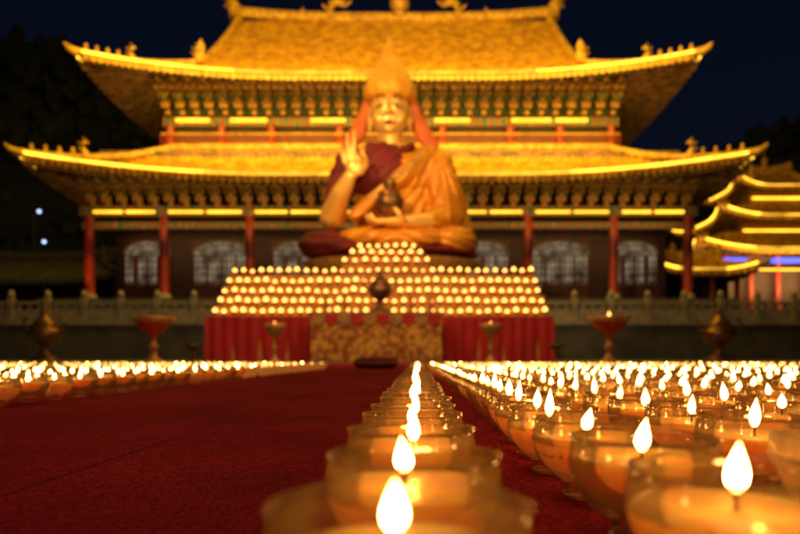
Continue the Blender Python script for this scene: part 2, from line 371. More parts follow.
for x in (-2.9,-2.3,-.2,.4): stupa((x,19.7,1.582),.7)
def lotus_stand(loc,h,w,label,lit,k='bronze',grp=None):
    E=empty('lotus_stand',loc,label,'candle stand',grp)
    b=MB(); b.lathe([(.26*w,0),(.28*w,.03*h),(.2*w,.07*h),(.09*w,.14*h),(.07*w,.30*h),(.13*w,.36*h),(.07*w,.42*h),(.06*w,.58*h),(.12*w,.63*h)],20,k); b.obj('stem',E)
    b=MB(); 
    b.lathe([(.12*w,.63*h),(.27*w,.70*h),(.40*w,.84*h),(.50*w,.97*h),(.47*w,.975*h),(.36*w,.85*h),(.1*w,.80*h),(0,.80*h)],32,k,fn=lambda a,z:1+.07*abs(math.cos(4*a))*(z>.7*h)); b.obj('lotus_bowl',E)
    if lit:
        b=MB(); b.lathe([(.12*w,.80*h),(.12*w,.95*h),(0,.95*h)],14,'butterfar_glow'); b.obj('candle',E)
        q=inst('flame',flame_mesh(10,FL,1,k='flamefar',sc_=w*7),E,(0,0,.95*h))
    return E
S1='lotus lamp stands on the plaza'
lotus_stand((-5.95,14,0.0),1.08,.92,'brass lotus shaped lamp stand on slender stem, unlit',False,'brass',S1)
lotus_stand((4.3,14,0.0),1.08,.92,'brass lotus shaped lamp stand with a burning flame',True,'brass',S1)
lotus_stand((-4.15,18,0.0),1.15,.62,'slim brass lamp stand with small burning flame',True,'brass',S1)
lotus_stand((2.1,18,0.0),1.15,.62,'slim brass lamp stand with small burning flame',True,'brass',S1)
lotus_stand((-6.5,18,0.0),.55,.62,'low bronze lamp stand, unlit',False,'bronze',S1)
lotus_stand((4.0,18,0.0),.55,.5,'low bronze lamp stand, unlit',False,'bronze',S1)
for x in (-15.6,12.6):
    censer((x,26,0),1.9,'tall dark bronze incense burner standing on the plaza')
K=empty('kneeling_cushion',(-.5,7.4,.0065),'dark red round kneeling cushion on the carpet','cushion')
b=MB(); b.lathe([(.2,0),(.25,.02),(.27,.06),(.25,.11),(.18,.135),(0,.14)],28,'maroon'); b.obj('cushion_pad',K)
b=MB(); b.tube([(.262*math.cos(i*math.pi/14),.262*math.sin(i*math.pi/14),.065) for i in range(29)],.012,6,'ochre'); b.obj('piping',K)
# ---------------------------------------------------------------- statue
U=.0418
SX,SY,SZ=-1.09,26.0,4.14
def sph(bm,c,r,sub=3):
    mt=Matrix.Translation(Vector(c)*U)@Matrix.Diagonal((r[0]*U,r[1]*U,r[2]*U,1))
    bmesh.ops.create_icosphere(bm,subdivisions=sub,radius=1,matrix=mt)
def chain(bm,pts,rs,flat=(1,1,1),step=.45,sub=2):
    for i in range(len(pts)-1):
        a,b=Vector(pts[i]),Vector(pts[i+1]); r0,r1=rs[i],rs[i+1]
        n=max(2,int((b-a).length/(min(r0,r1)*step)))
        for j in range(n+1):
            t=j/n; r=r0+(r1-r0)*t; sph(bm,a.lerp(b,t),(r*flat[0],r*flat[1],r*flat[2]),sub)
def blob(name,fn,k,parent,vox,smooth=4,disp=None):
    bm=bmesh.new(); fn(bm); me=bpy.data.meshes.new(name+'_src'); bm.to_mesh(me); bm.free()
    o=bpy.data.objects.new(name+'_tmp',me); COL.objects.link(o)
    md=o.modifiers.new('r','REMESH'); md.mode='VOXEL'; md.voxel_size=vox*U
    ms=o.modifiers.new('s','SMOOTH'); ms.iterations=smooth; ms.factor=.5
    dg=bpy.context.evaluated_depsgraph_get(); nm_=bpy.data.meshes.new_from_object(o.evaluated_get(dg)); nm_.name=name
    bpy.data.objects.remove(o); nm_.materials.clear(); nm_.materials.append(M[k])
    if disp:
        nr=[v.normal.copy() for v in nm_.vertices]
        for v,n in zip(nm_.vertices,nr): v.co=v.co+n*disp(v.co/U,n)*U
    for p in nm_.polygons: p.use_smooth=True
    q=bpy.data.objects.new(name,nm_); COL.objects.link(q); q.parent=parent; return q
ST=empty('monk_statue',(SX,SY,SZ),'giant seated gilded monk statue in orange robe and pointed hat','statue')
def f_body(bm):
    chain(bm,[(0,2,100),(-1,0,118),(-2,-2,128)],[16,12.5,13])
    sph(bm,(-2,-1,149),(20,20,23)); sph(bm,(-2,-5,137),(16.5,16,14.5)); sph(bm,(-2,-14,128),(6.5,5.5,4.5))
    for s_ in (-1,1):
        sph(bm,(-2+s_*9.5,-12.5,138),(7,6.5,7)); sph(bm,(-2+s_*8.5,-17.4,148.5),(4.8,2.6,2.6))
        chain(bm,[(-2+s_*3.5,-20,153.5),(-2+s_*9,-18.6,155.5),(-2+s_*14,-14.5,153)],[1.5,1.7,1.2])
        chain(bm,[(-2+s_*20,2,151),(-2+s_*21,1,143),(-2+s_*20,0,133)],[3.6,2.8,3.2],(.7,1,1.2))
        sph(bm,(-2+s_*2.9,-21.5,140.8),(2.2,2.2,1.7))
    chain(bm,[(-2,-20.3,153),(-2,-22.5,146),(-2,-24.2,141.5)],[1.7,2.0,2.7])
    chain(bm,[(-55,-10,46),(-58,-16,42),(-47,-32,60),(-38,-40,73)],[13,12.5,9.5,6.3])
    sph(bm,(-33,-42.5,82),(8.6,4.6,9.5)); sph(bm,(-33,-42,89),(8.6,4,5))
    chain(bm,[(-33.5,-43,90),(-33.5,-44,101),(-33,-46.5,109),(-32.6,-48.5,113)],[2.7,2.5,2.2,1.8],step=.5)
    chain(bm,[(-38.2,-43,89.5),(-39.2,-44,99),(-39.2,-46.5,106),(-38.8,-48.5,109.5)],[2.6,2.4,2.1,1.7],step=.5)
    chain(bm,[(-42,-42.5,86),(-44.3,-43.5,93.5),(-45,-45.5,99),(-45,-47,102)],[2.3,2.1,1.9,1.5],step=.5)
    chain(bm,[(-28.2,-43,89),(-25.6,-48.5,96),(-23.8,-53,94.5),(-24,-54.5,91)],[2.6,2.5,2.2,1.8],step=.5)
    chain(bm,[(-27,-42,77.5),(-22.5,-47,81.5),(-22,-51.5,86.5),(-23.5,-54,89.5)],[3.4,3.0,2.5,2.0],step=.5)
    chain(bm,[(34,-34,33),(20,-42,31),(12,-46,30)],[8.5,7,6])
    sph(bm,(4,-48,29.5),(12.5,9,4.6))
    for k,(dy,ln) in enumerate(((-41,15),(-45.5,18),(-50,17),(-54,13))):
        chain(bm,[(-4,dy,29.5),(-4-ln*.55,dy,29),(-4-ln*.85,dy,31.5),(-4-ln,dy+.5,35.5)],[2.7,2.5,2.2,1.8],step=.5)
    chain(bm,[(12,-53,31),(9,-57.5,35),(5,-57.5,40)],[3.2,2.7,2.1],step=.5)
blob('body',f_body,'goldleaf',ST,.85,3)
def fold(c,n):
    a=math.atan2(c.z-112,c.x-44); r=math.hypot(c.z-112,c.x-44)
    q=math.sin(a*17+.03*r+1.5*noise.noise(c*.03)); q=1-2*abs(q)**.6
    d=1.1*q*min(1,r/40)
    if c.z<34:
        q=math.sin(c.z*.5+abs(c.x-4)*.10+2*noise.noise(c*.04)); d=1.0*(1-2*abs(q)**.6)
    return d
def f_robe(bm):
    sph(bm,(4,-6,17),(70,44,17),4); sph(bm,(58,-12,16),(27,30,16),4); sph(bm,(6,-34,15),(44,20,12),4)
    sph(bm,(6,8,60),(44,28,54),4); sph(bm,(12,0,84),(32,25,26),4)
    chain(bm,[(30,4,104),(42,2,92),(52,-2,64),(54,-12,42),(38,-30,34)],[14,22,20,17,11])
    chain(bm,[(62,4,62),(70,4,36),(74,-2,16)],[12,12,10])
    chain(bm,[(-36,16,106),(-52,14,92),(-62,10,70),(-58,4,48)],[12,12,9,7])
    chain(bm,[(36,-10,104),(14,-23,80),(-14,-27,58),(-34,-22,42)],[10,9,8,8])
blob('robe',f_robe,'orange',ST,1.0,3,fold)
def f_vest(bm):
    sph(bm,(-10,-3,88),(34,25,30),4)
    chain(bm,[(-28,2,104),(-42,-2,96),(-51,-7,72),(-55,-9,56)],[13,16,14.5,13.5])
    chain(bm,[(-20,-6,112),(-2,-16,101)],[6,6]); chain(bm,[(18,-6,112),(2,-16,101)],[6,6])
blob('vest',f_vest,'maroon',ST,1.1,3,lambda c,n:.7*math.sin(c.x*.4-c.z*.5))
def f_under(bm):
    sph(bm,(-62,-10,14),(30,30,15),4); sph(bm,(-50,-26,10),(34,20,10),4)
    sph(bm,(0,-10,5),(86,44,6),4)
blob('under_robe',f_under,'maroon',ST,1.3,3,lambda c,n:.8*math.sin(c.z*.6+c.x*.08))
def f_sash(bm):
    chain(bm,[(34,-14,108),(20,-26.5,88),(0,-32,72),(-20,-30,56)],[4,3.5,3.5,3])
blob('robe_hem',f_sash,'brass',ST,1.0,2)
b=MB()
HP=[(21,-3),(25,-1),(26,4),(25.5,10),(23,17),(18.5,25),(13.5,33),(9.6,40),(6.8,47),(4.6,53),(2.8,58),(.3,62)]
b.lathe([(r*U,(163+z)*U) for r,z in HP],40,'hat',(-2*U,0,0),sy=.95,fn=lambda a,z:1+.03*math.cos(10*a)); b.obj('hat',ST)
def f_lap(bm):
    for s_ in (-1,1):
        chain(bm,[(-2+s_*21,5,168),(-2+s_*26,8,150),(-2+s_*32,9,134),(-2+s_*42,8,118),(-2+s_*44,4,108)],[6,8,10,10,8],(.8,.5,1))
blob('hat_lappet',f_lap,'lappet',ST,1.1,4)
def f_lip(bm):
    chain(bm,[(-7,-18.6,133.2),(-2,-20.6,134),(3,-18.6,133.2)],[1.1,1.5,1.1]); chain(bm,[(-5.5,-18.6,131.6),(-2,-20.2,131),(1.5,-18.6,131.6)],[1.1,1.5,1.1])
blob('lips',f_lip,'lip',ST,.5,1)
for s_ in (-1,1):
    b=MB(); b.tube([((-2+s_*(4.6+t*.95))*U,(-20.2+.03*t*t+.02*t)*U,(148.4-.5*math.sin(t/8.5*math.pi))*U) for t in [0,1.5,3,4.5,6,7.5,8.5]],[.4*U,.9*U,1.2*U,1.25*U,1.1*U,.8*U,.3*U],6,'dark'); b.obj('eye',ST)
    b=MB(); b.tube([((-2+s_*(3.2+t))*U,(-21.8+.05*t*t)*U,(156.2+1.6*math.sin(t/11*math.pi))*U) for t in [0,2,4,6,8,10]],[.5*U,.9*U,.9*U,.8*U,.6*U,.3*U],6,'dark'); b.obj('eyebrow',ST)
b=MB(); b.lathe([(x*U,z*U) for x,z in [(4,34),(6,35),(11,39),(13.5,46),(13,51),(10,54),(11,55.5),(8,56),(4,58),(3.2,60),(5,62),(6.5,65),(5,68.5),(2,70),(0,70.5)]],24,'bronze',(0,-48*U,0)); b.obj('alms_bowl',ST)
TH=empty('lotus_throne',(SX,SY,0),'tall stone throne with gilded lotus petals under the statue','throne')
b=MB(); b.box(-4.4,4.4,-1.9,2.6,0,2.9,'darkstone'); b.box(-4.6,4.6,-2.05,2.75,2.902,3.1,'stone'); b.obj('plinth',TH)
b=MB()
b.lathe([(3.3,3.1),(3.5,3.2),(3.1,3.45),(3.2,3.7),(3.65,4.0),(3.6,4.1)],64,'brass',sy=.58,fn=lambda a,z:1+.03*abs(math.sin(14*a))); b.obj('lotus_petals',TH)
# ---------------------------------------------------------------- roof builder (local coords; front = -y)
def gfun(u): return max(0,(abs(u)-.30)/.70)**2.0
def build_roof(P,prefix,hw,hd,ze,tip,ix,iy,zt,ridge=None,per=.42,led='led',ledk=.08,cyl=(0,0),wall_top=None,fr=.25):
    cx,cy=cyl; aa=.6
    def zf(u,d): return ze+(zt-ze)*(aa*d+(1-aa)*d*d)+tip*gfun(u)*(1-d)**1.6
    def cor(s): return .17*abs(math.cos(math.pi*s/per))
    def ext(u): return .5*gfun(u)
    b=MB(); NR=7
    step=per/4
    for side in ('f','b','l','r'):
        H=hw if side in 'fb' else hd; I=ix if side in 'fb' else iy
        n=int(2*H/step)
        rows=[[] for _ in range(NR+1)]
        for i in range(n+1):
            s=-H+2*H*i/n; dm=min(1,(H-abs(s))/I)
            for j in range(NR+1):
                d=dm*j/NR; z=zf(s/H,d)+cor(s)
                if side in 'fb':
                    yy=(hd-iy*d)+ext(s/H)*(1-d); p=(cx+s,cy+(-yy if side=='f' else yy),z)
                else:
                    xx=(hw-ix*d)+ext(s/H)*(1-d); p=(cx+(xx if side=='r' else -xx),cy+s,z)
                rows[j].append(p)
        b.grid(rows,'tile',True,flip=side in 'bl')
    if ridge:
        rhw,zr=ridge; H=hw-ix; Y0=hd-iy; n=int(2*H/step)
        for sg in (-1,1):
            rows=[[] for _ in range(NR+1)]
            for i in range(n+1):
                s=-H+2*H*i/n
                for j in range(NR+1):
                    v=j/NR; z=zt+(zr-zt)*(.75*v+.25*v*v)+cor(s); rows[j].append((cx+s*(1-(1-rhw/H)*v),cy+sg*Y0*(1-v),z))
            b.grid(rows,'tile',True,flip=sg>0)
        for sg in (-1,1):
            b.add([(cx+sg*(H-.15),cy-Y0,zt),(cx+sg*(H-.15),cy+Y0,zt),(cx+sg*(rhw-.15),cy,zr-.1)],[(0,1,2)],'redwood')
    b.obj(prefix+'_tiles',P)
    r=MB()
    for sx_ in (-1,1):
        for sy_ in (-1,1):
            pts=[]
            for j in range(13):
                d=1-j/12*1.0; z=zf(1,d)+.28; e=.5*(1-d)*1.0
                pts.append((cx+sx_*(hw-ix*d+e),cy+sy_*(hd-iy*d+e),z))
            l=pts[-1]; pts.append((l[0]+sx_*.3,l[1]+sy_*.25,l[2]+.12)); pts.append((l[0]+sx_*.5,l[1]+sy_*.3,l[2]+.4))
            r.tube(pts,[.26]*13+[.2,.06],8,'ridge')
            for q in range(4):
                p=pts[11-q*1]; 
                r.lathe([(.10,0),(.15,.10),(.09,.25),(.12,.33),(.02,.45)],6,'ridge',(p[0],p[1],p[2]+.2))
    if ridge:
        rhw,zr=ridge; H=hw-ix; Y0=hd-iy
        rows=[(cx+(rhw+.3)*t,cy,zr+.35+.5*abs(t)**3) for t in [i/10-1 for i in range(21)]]
        r.tube(rows,.42,8,'ridge',flat=.7)
        for sx_ in (-1,1):
            for sy_ in (-1,1):
                pts=[]
                for j in range(9):
                    v=1-j/8; pts.append((cx+sx_*(H*(1-(1-rhw/H)*v)-.1),cy+sy_*Y0*(1-v),zt+(zr-zt)*(.75*v+.25*v*v)+.3))
                r.tube(pts,.3,8,'ridge')
                p=pts[-1]; r.lathe([(.3,0),(.38,.3),(.2,.7),(.3,1.0),(.05,1.5)],8,'ridge',(p[0],p[1],p[2]))
    else:
        r.tube([(cx+(hw-ix)*t,cy-(hd-iy),zt+.3) for t in (-1,-.5,0,.5,1)],.3,8,'ridge')
        for sx_ in (-1,1): r.tube([(cx+sx_*(hw-ix),cy+(hd-iy)*t,zt+.3) for t in (-1,0,1)],.3,8,'ridge')
    r.obj(prefix+'_ridges',P)
    e=MB()
    def eave(s,side,out=0,dz=0,d=0):
        H=hw if side in 'fb' else hd; z=zf(s/H,d)+dz
        if side in 'fb':
            yy=hd-iy*d+ext(s/H)+out; return (cx+s,cy+(-yy if side=='f' else yy),z)
        xx=hw-ix*d+ext(s/H)+out; return (cx+(xx if side=='r' else -xx),cy+s,z)
    for side in ('f','l','r','b'):
        H=hw if side in 'fb' else hd; n=int(2*H/(per/2))
        top=[];bot=[]
        for i in range(n+1):
            s=-H+2*H*i/n
            tooth=.12 if i%2 else 0
            top.append(eave(s,side,.02,.10+ (0 if i%2 else .08))); bot.append(eave(s,side,.02,-.14-tooth))
        e.grid([bot,top],'ridge',False,flip=side in 'bl')
        for i in range(0,n+1,2):
            s=-H+2*H*i/n; p=eave(s,side,.05,.02)
            if side=='f': e.lathe([(.0,-.03),(.09,-.02),(.09,.06)],6,'ridge',p)
        if side!='b' and led:
            ld=MB()
            n=int(2*H/.5)
            rw=[[],[],[],[]]
            for i in range(n+1):
                s=-H+2*H*i/n
                rw[0].append(eave(s,side,.10,.16)); rw[1].append(eave(s,side,.10+ledk,.16)); rw[2].append(eave(s,side,.10+ledk,.16+ledk*1.6)); rw[3].append(eave(s,side,.10,.16+ledk*1.6))
            for a in range(0,n):
                u=abs((-H+2*H*(a+.5)/n)/H)
                k=led if (u>.5 or side!='f') else 'ledsoft'
                for q in range(4):
                    q2=(q+1)%4
                    ld.add([rw[q][a],rw[q][a+1],rw[q2][a+1],rw[q2][a]],[(0,1,2,3)],k)
            ld.obj(prefix+'_light_strip',P)
    e.obj(prefix+'_eave_edge',P)
    sf=MB()
    for side in ('f','l','r'):
        H=hw if side in 'fb' else hd; I=ix if side in 'fb' else iy; n=int(2*H/.13); rows=[[],[],[],[]]
        zin=wall_top
        for i in range(n+1):
            s=-H+2*H*i/n; dm=min(1,(H-abs(s))/I); raf=.16*(1 if (i//2)%2 else 0)
            for j in range(4):
                d=min(dm*j*fr,dm)
                z=(zf(s/H,0)-.24)*(1-d)+zin*d-raf
                if side=='f': p=(cx+s,cy-((hd-iy*d)+ext(s/H)*(1-d)),z)
                else: xx=(hw-ix*d)+ext(s/H)*(1-d); p=(cx+(xx if side=='r' else -xx),cy+s,z)
                rows[j].append(p)
        sf.grid(rows,'soffit',False,flip=side!='l')
    sf.obj(prefix+'_rafters',P)
def bracket_mesh(h,out,w):
    b=MB(); n=4; cols=['teal','ochre','green','ochre']
    b.box(-.14,.14,-.16,.16,0,.18*h/1.4,'ochre')
    for i in range(n):
        z=.2*h/1.4+i*(h-.2)/n; th=(h-.2)/n
        L=out*(i+1)/n; W=w*(.45+.55*(i+1)/n)/2
        b.box(-.075,.075,-L,.1,z,z+th*.5,cols[i])
        for yy in ([-L*.95] if i<3 else [-L*.95,-L*.5]):
            b.box(-W,W,yy-.07,yy+.07,z+th*.02,z+th*.38,cols[(i+1)%4])
            for sx_ in (-1,0,1):
                b.box(sx_*W*.85-.075,sx_*W*.85+.075,yy-.10,yy+.10,z+th*.5,z+th*.9,'ochre')
    return b.mesh('roof_bracket')
# ---------------------------------------------------------------- main temple
TX,TY=-1.8,41.0
TP=empty('temple_hall',(TX,TY,0),'two tiered temple hall with golden roofs and warm light strips','temple')
build_roof(TP,'lower_roof',20.6,11.0,10.55,1.05,6.1,5.0,13.7,None,cyl=(0,6.0),wall_top=11.6,fr=.25)
build_roof(TP,'upper_roof',18.6,8.6,17.5,1.05,6.1,2.3,19.2,(11.8,25.5),cyl=(0,6.0),wall_top=18.9,fr=.34)
lb=bracket_mesh(1.45,1.7,.88); ub=bracket_mesh(1.9,1.9,.86)
n=39
for i in range(n): inst('roof_bracket',lb,TP,(-18.2+36.4*i/(n-1),-2.6,9.5))
n=32
for i in range(n): inst('roof_bracket',ub,TP,(-14.6+29.2*i/(n-1),-.1,16.15))
FZ=3.7
colx=[-18.5,-13.9,-8.6,-3.6,3.6,8.6,13.9,18.5]
cm=MB(); cm.lathe([(.42,0),(.46,.12),(.38,.3),(.32,.4)],20,'stone',(0,0,FZ)); cmM=cm.mesh('column_base')
cm=MB(); cm.lathe([(.29,FZ+.38),(.29,6.5),(.27,8.9)],20,'redwood'); colM=cm.mesh('column')
for x in colx:
    q=inst('column',colM,TP,(x,-2.5,0)); inst('column_base',cmM,q)
bm_=MB()
bm_.box(-19.0,19.0,-2.8,-2.2,8.9,9.48,'beam'); bm_.box(-18.9,18.9,-2.7,-2.3,8.1,8.5,'beam')
bm_.box(-18.7,18.7,-.9,-.2,11.1,13.5,'soffit')
bm_.obj('architrave',TP)
for a,b_ in zip(colx[:-1],colx[1:]):
    m_=(a+b_)/2; w_=(b_-a)/2-.42
    for x0,x1 in ((m_-w_,m_-.12),(m_+.12,m_+w_)):
        ls=MB(); ls.box(x0,x1,-2.93,-2.84,9.02,9.16,'beamled'); ls.obj('light_strip',TP)
wl=MB(); wl.box(-18.3,18.3,.5,12,FZ,9.4,'darkwood'); wl.box(-18.3,18.3,-.9,12,9.45,11.2,'darkwood'); wl.obj('wall',TP)
def door_mesh(wd):
    b=MB(); h=3.5
    b.box(-wd,wd,.02,.06,.0,h,'window')
    for sg in (-1,1):
        vs=[(sg*wd,-.005,h+.02),(sg*wd,-.005,h-.86)]+[(sg*wd*math.cos(a),-.005,h-.86+.8*math.sin(a)) for a in [math.pi*i/14 for i in range(1,8)]]+[(0,-.005,h+.02)]
        b.add(vs,[tuple(range(len(vs)))],'doorwood')
    for x in (-wd,-wd/2,0,wd/2,wd): b.box(x-.09,x+.09,-.06,.02,0,h-.9 if abs(x)<wd else h,'doorwood')
    for z in (0,.9,1.0,h-.95): b.box(-wd+.09,wd-.09,-.045,.018,z,z+.07,'doorwood')
    nx_=int(wd*2/.3)
    for i in range(1,nx_): b.box(-wd+2*wd*i/nx_-.035,-wd+2*wd*i/nx_+.035,-.03,.015,1.08,h-.95,'doorwood')
    for z in (1.4,1.8,2.2): b.box(-wd+.09,wd-.09,-.028,.012,z,z+.06,'doorwood')
    b.box(-wd+.09,wd-.09,-.04,.019,.08,.88,'doorwood')
    for rr in (1,.72):
        p2=[(wd*rr*math.cos(a),-.03,h-.86+.8*rr*math.sin(a)) for a in [math.pi*i/14 for i in range(15)]]
        b.tube(p2,.06,6,'stone')
    for i in range(1,8):
        a=math.pi*i/8; b.tube([(wd*.1*math.cos(a),-.03,h-.86+.1*math.sin(a)),(wd*math.cos(a),-.03,h-.86+.8*math.sin(a))],.03,4,'doorwood')
    return b.mesh('lattice_door')
dm_={}
for a,b_ in zip(colx[:-1],colx[1:]):
    wd=(b_-a)/2-.75
    k=round(wd,2)
    if k not in dm_: dm_[k]=door_mesh(wd)
    inst('lattice_door',dm_[k],TP,((a+b_)/2,.42,FZ+.35),(1,1,1.12))
us=MB(); us.box(-14.9,14.9,.5,11.5,13.6,16.3,'darkwood'); us.box(-15.1,15.1,.22,.47,15.5,16.12,'beam')
us.box(-14.5,14.5,.5,11.5,16.3,18.6,'green')
us.obj('upper_wall',TP)
uc=MB(); uc.lathe([(.28,13.7),(.28,15.5)],16,'redwood'); ucM=uc.mesh('upper_column')
for x in [-14.6,-11.2,-7.9,-3.4,3.4,7.9,11.2,14.6]: inst('upper_column',ucM,TP,(x,.2,0))
for x0,x1 in [(-14.2,-12.0),(-10.6,-8.2),(-5.3,-3.0),(2.9,5.2),(8.0,10.6),(10.9,13.0)]:
    ul=MB(); ul.box(x0,x1,.08,.19,15.75,15.97,'beamled'); ul.obj('light_strip',TP)
ur=MB()
ur.box(-15,15,-.32,-.22,14.75,14.85,'ochre'); 
for i in range(120): ur.box(-15+30*i/119-.03,-15+30*i/119+.03,-.30,-.24,14.1,14.76,'redwood')
ur.obj('railing',TP)
def orn(kind):
    b=MB()
    if kind=='dragon':
        b.tube([(0,0,0),(.35,0,.4),(.25,0,.95),(-.25,0,1.25),(-.8,0,1.05),(-.9,0,1.4),(-.6,0,1.9)],[.45,.42,.36,.3,.26,.16,.03],8,'ridge')
        for p in ((.6,.8),(.1,1.5),(-.4,1.55),(-1.1,1.1)): b.tube([(p[0]*.7,0,p[1]*.8),(p[0]*1.2,0,p[1]*1.15),(p[0]*1.25+.1,0,p[1]*1.35)],[.14,.1,.02],6,'ridge')
        b.tube([(.3,0,0),(1.2,0,.25),(1.9,0,.15),(2.4,0,.6),(2.2,0,1.0)],[.35,.3,.24,.15,.03],8,'ridge')
    if kind=='end':
        b.tube([(0,0,-.3),(.15,0,.5),(.55,0,1.2),(.5,0,1.9),(.0,0,2.2),(-.3,0,1.95)],[.55,.5,.42,.34,.22,.05],8,'ridge')
        for p in ((.75,.6),(1.0,1.3),(.9,2.0),(.4,2.5)): b.tube([(p[0]*.6,0,p[1]*.95),(p[0]*1.15,0,p[1]),(p[0]*1.3,0,p[1]*1.15)],[.15,.1,.02],6,'ridge')
    if kind=='spire':
        b.lathe([(.55,0),(.65,.2),(.4,.4),(.7,.8),(.75,1.2),(.4,1.5),(.28,1.7),(.5,1.9),(.25,2.15),(.35,2.4),(.15,2.7),(.2,2.9),(0,3.5)],16,'brass')
    return b.mesh('ridge_ornament')
for kind,x,sx_ in (('end',11.9,1),('end',-11.9,-1),('dragon',4.6,1),('dragon',-4.6,-1),('spire',.4,1)):
    inst('ridge_ornament',orn(kind),TP,(x,6,25.8+(.3 if kind=='end' else 0)),(sx_,1,1))
co_=orn('end')
for x,y_,z in ((-15.9,-2.2,18.6),(15.9,-2.2,18.6),(-12.4,-.6,19.4),(12.4,-.6,19.4),(-17.8,-4.2,12.0),(17.8,-4.2,12.0)):
    s_=.42; inst('ridge_ornament',co_,TP,(x,y_,z),(s_ if x>0 else -s_,s_,s_))
TR=empty('stone_terrace',(TX,TY,0),'broad dark stone terrace with steps beneath the temple','terrace')
b=MB(); b.box(-24,24,-8,14,0,2.1,'darkstone'); b.box(-24.1,24.1,-8.1,14.1,1.9,2.08,'stone'); b.obj('lower_platform',TR)
b=MB(); b.box(-21,21,-3.6,14,2.12,FZ-.1,'darkstone'); b.box(-21.1,21.1,-3.7,14.1,FZ-.15,FZ-.01,'darkstone'); b.obj('upper_platform',TR)
b=MB()
for i in range(12): b.box(-4,4,-8.1-.34*(12-i),-8.11,.175*i,.175*(i+1)-.002,'darkstone')
for i in range(9): b.box(-4,4,-3.71-.3*(9-i),-3.72,2.11+.175*i,2.11+.175*(i+1)-.002,'darkstone')
b.obj('stair',TR)
bal_post=MB(); bal_post.box(-.14,.14,-.14,.14,0,1.25,'stone'); bal_post.lathe([(.1,1.25),(.16,1.3),(.17,1.45),(.1,1.58),(0,1.66)],10,'stone'); pM=bal_post.mesh('post')
bp=MB(); bp.box(-.86,.86,-.07,.07,.9,1.05,'stone'); bp.box(-.86,.86,-.08,.08,0,.14,'stone'); bp.box(-.82,.82,-.04,.04,.141,.62,'stone')
for x in (-.55,0,.55): bp.box(x-.09,x+.09,-.05,.05,.621,.899,'stone')
rM=bp.mesh('rail_panel')
for (x0,x1,yy,zz) in ((-23.8,-4.3,-7.8,2.1),(4.3,23.8,-7.8,2.1)):
    E=empty('stone_balustrade',(TX+x0,TY+yy,zz),'carved pale stone balustrade along the temple terrace edge','balustrade','terrace balustrades')
    n=round((x1-x0)/2.0)
    for i in range(n+1):
        inst('post',pM,E,((x1-x0)*i/n,0,0))
        if i<n: inst('rail_panel',rM,E,((x1-x0)*(i+.5)/n,0,0),((x1-x0)/n/2.0,1,1))
# ---------------------------------------------------------------- side pavilion
PV=empty('side_pavilion',(33.4,60,0),'smaller three tiered golden roofed pavilion with blue light strip','pavilion')
build_roof(PV,'low_roof',8.8,6.2,9.4,.7,2.9,2.2,10.9,None,cyl=(0,0),wall_top=9.8,per=.5,ledk=.10)
build_roof(PV,'middle_roof',6.2,4.8,12.6,.6,2.2,1.5,13.6,None,cyl=(0,0),wall_top=12.9,per=.5,ledk=.10)
build_roof(PV,'top_roof',4.2,3.5,15.6,.6,1.5,1.0,16.3,(2.2,17.9),cyl=(0,0),wall_top=16.0,per=.5,ledk=.08)
b=MB(); b.box(-6.2,6.2,-4.0,4,0,9.7,'darkwood'); b.box(-4.1,4.1,-3.3,3.4,10.5,13,'ochre'); b.box(-2.7,2.7,-2.4,2.5,13.6,16.1,'ochre'); b.obj('wall',PV)
for x in (-6.0,-3.7,-1.3,1.3,3.7,6.0):
    b=MB(); b.lathe([(.25,0),(.22,9.3)],12,'redwood',(x,-4.5,0)); b.obj('column',PV)
b=MB(); b.box(-6.8,7.5,-5.9,-5.75,8.45,8.8,'blueled'); b.obj('blue_light_strip',PV)
b=MB(); b.box(-3.8,3.8,-3.5,-3.35,11.6,11.8,'beamled'); b.obj('light_strip',PV)
b=MB(); b.box(-5.8,5.8,-4.88,-4.78,7.9,8.05,'beamled'); b.obj('light_strip',PV)
b=MB(); b.box(-2.5,2.5,-2.6,-2.45,14.8,15.0,'beamled'); b.obj('light_strip',PV)
b=MB(); b.lathe([(.3,0),(.4,.2),(.2,.5),(.35,.9),(.1,1.3),(0,1.8)],10,'brass',(0,0,18.2)); b.obj('finial',PV)
GW=empty('side_gallery',(21.6,50,0),'low covered gallery with red columns and lit eaves','gallery')
build_roof(GW,'roof',3.6,3.2,6.6,.4,1.7,1.6,7.3,(1.8,7.8),cyl=(0,0),wall_top=6.9,per=.5,ledk=.10)
for x in (-3.0,-1.1,1.1,3.0):
    b=MB(); b.lathe([(.22,0),(.2,6.6)],12,'redwood',(x,-2.0,0)); b.obj('column',GW)
b=MB(); b.box(-3.1,3.1,-.5,2,0,6.6,'darkwood'); b.obj('wall',GW)
GW2=empty('side_gallery',(-33,54,0),'dark low covered gallery with red columns and roof coloured dark as if unlit','gallery')
build_roof(GW2,'roof',9,3.6,6.4,.5,2.2,1.6,7.8,(6.5,8.6),cyl=(0,0),wall_top=6.7,per=.5,led=None)
for ch in GW2.children:
    for i in range(len(ch.data.materials)): ch.data.materials[i]=M['darkstone']  # dark colour stands for shade; the roof floodlight reaches these tiles
for x in (-7.8,-5,-2,2,5,7.8):
    b=MB(); b.lathe([(.22,0),(.2,6.5)],12,'redwood',(x,-2.2,0)); b.obj('column',GW2)
b=MB(); b.box(-8,8,-.5,2,0,6.5,'darkwood'); b.obj('wall',GW2)
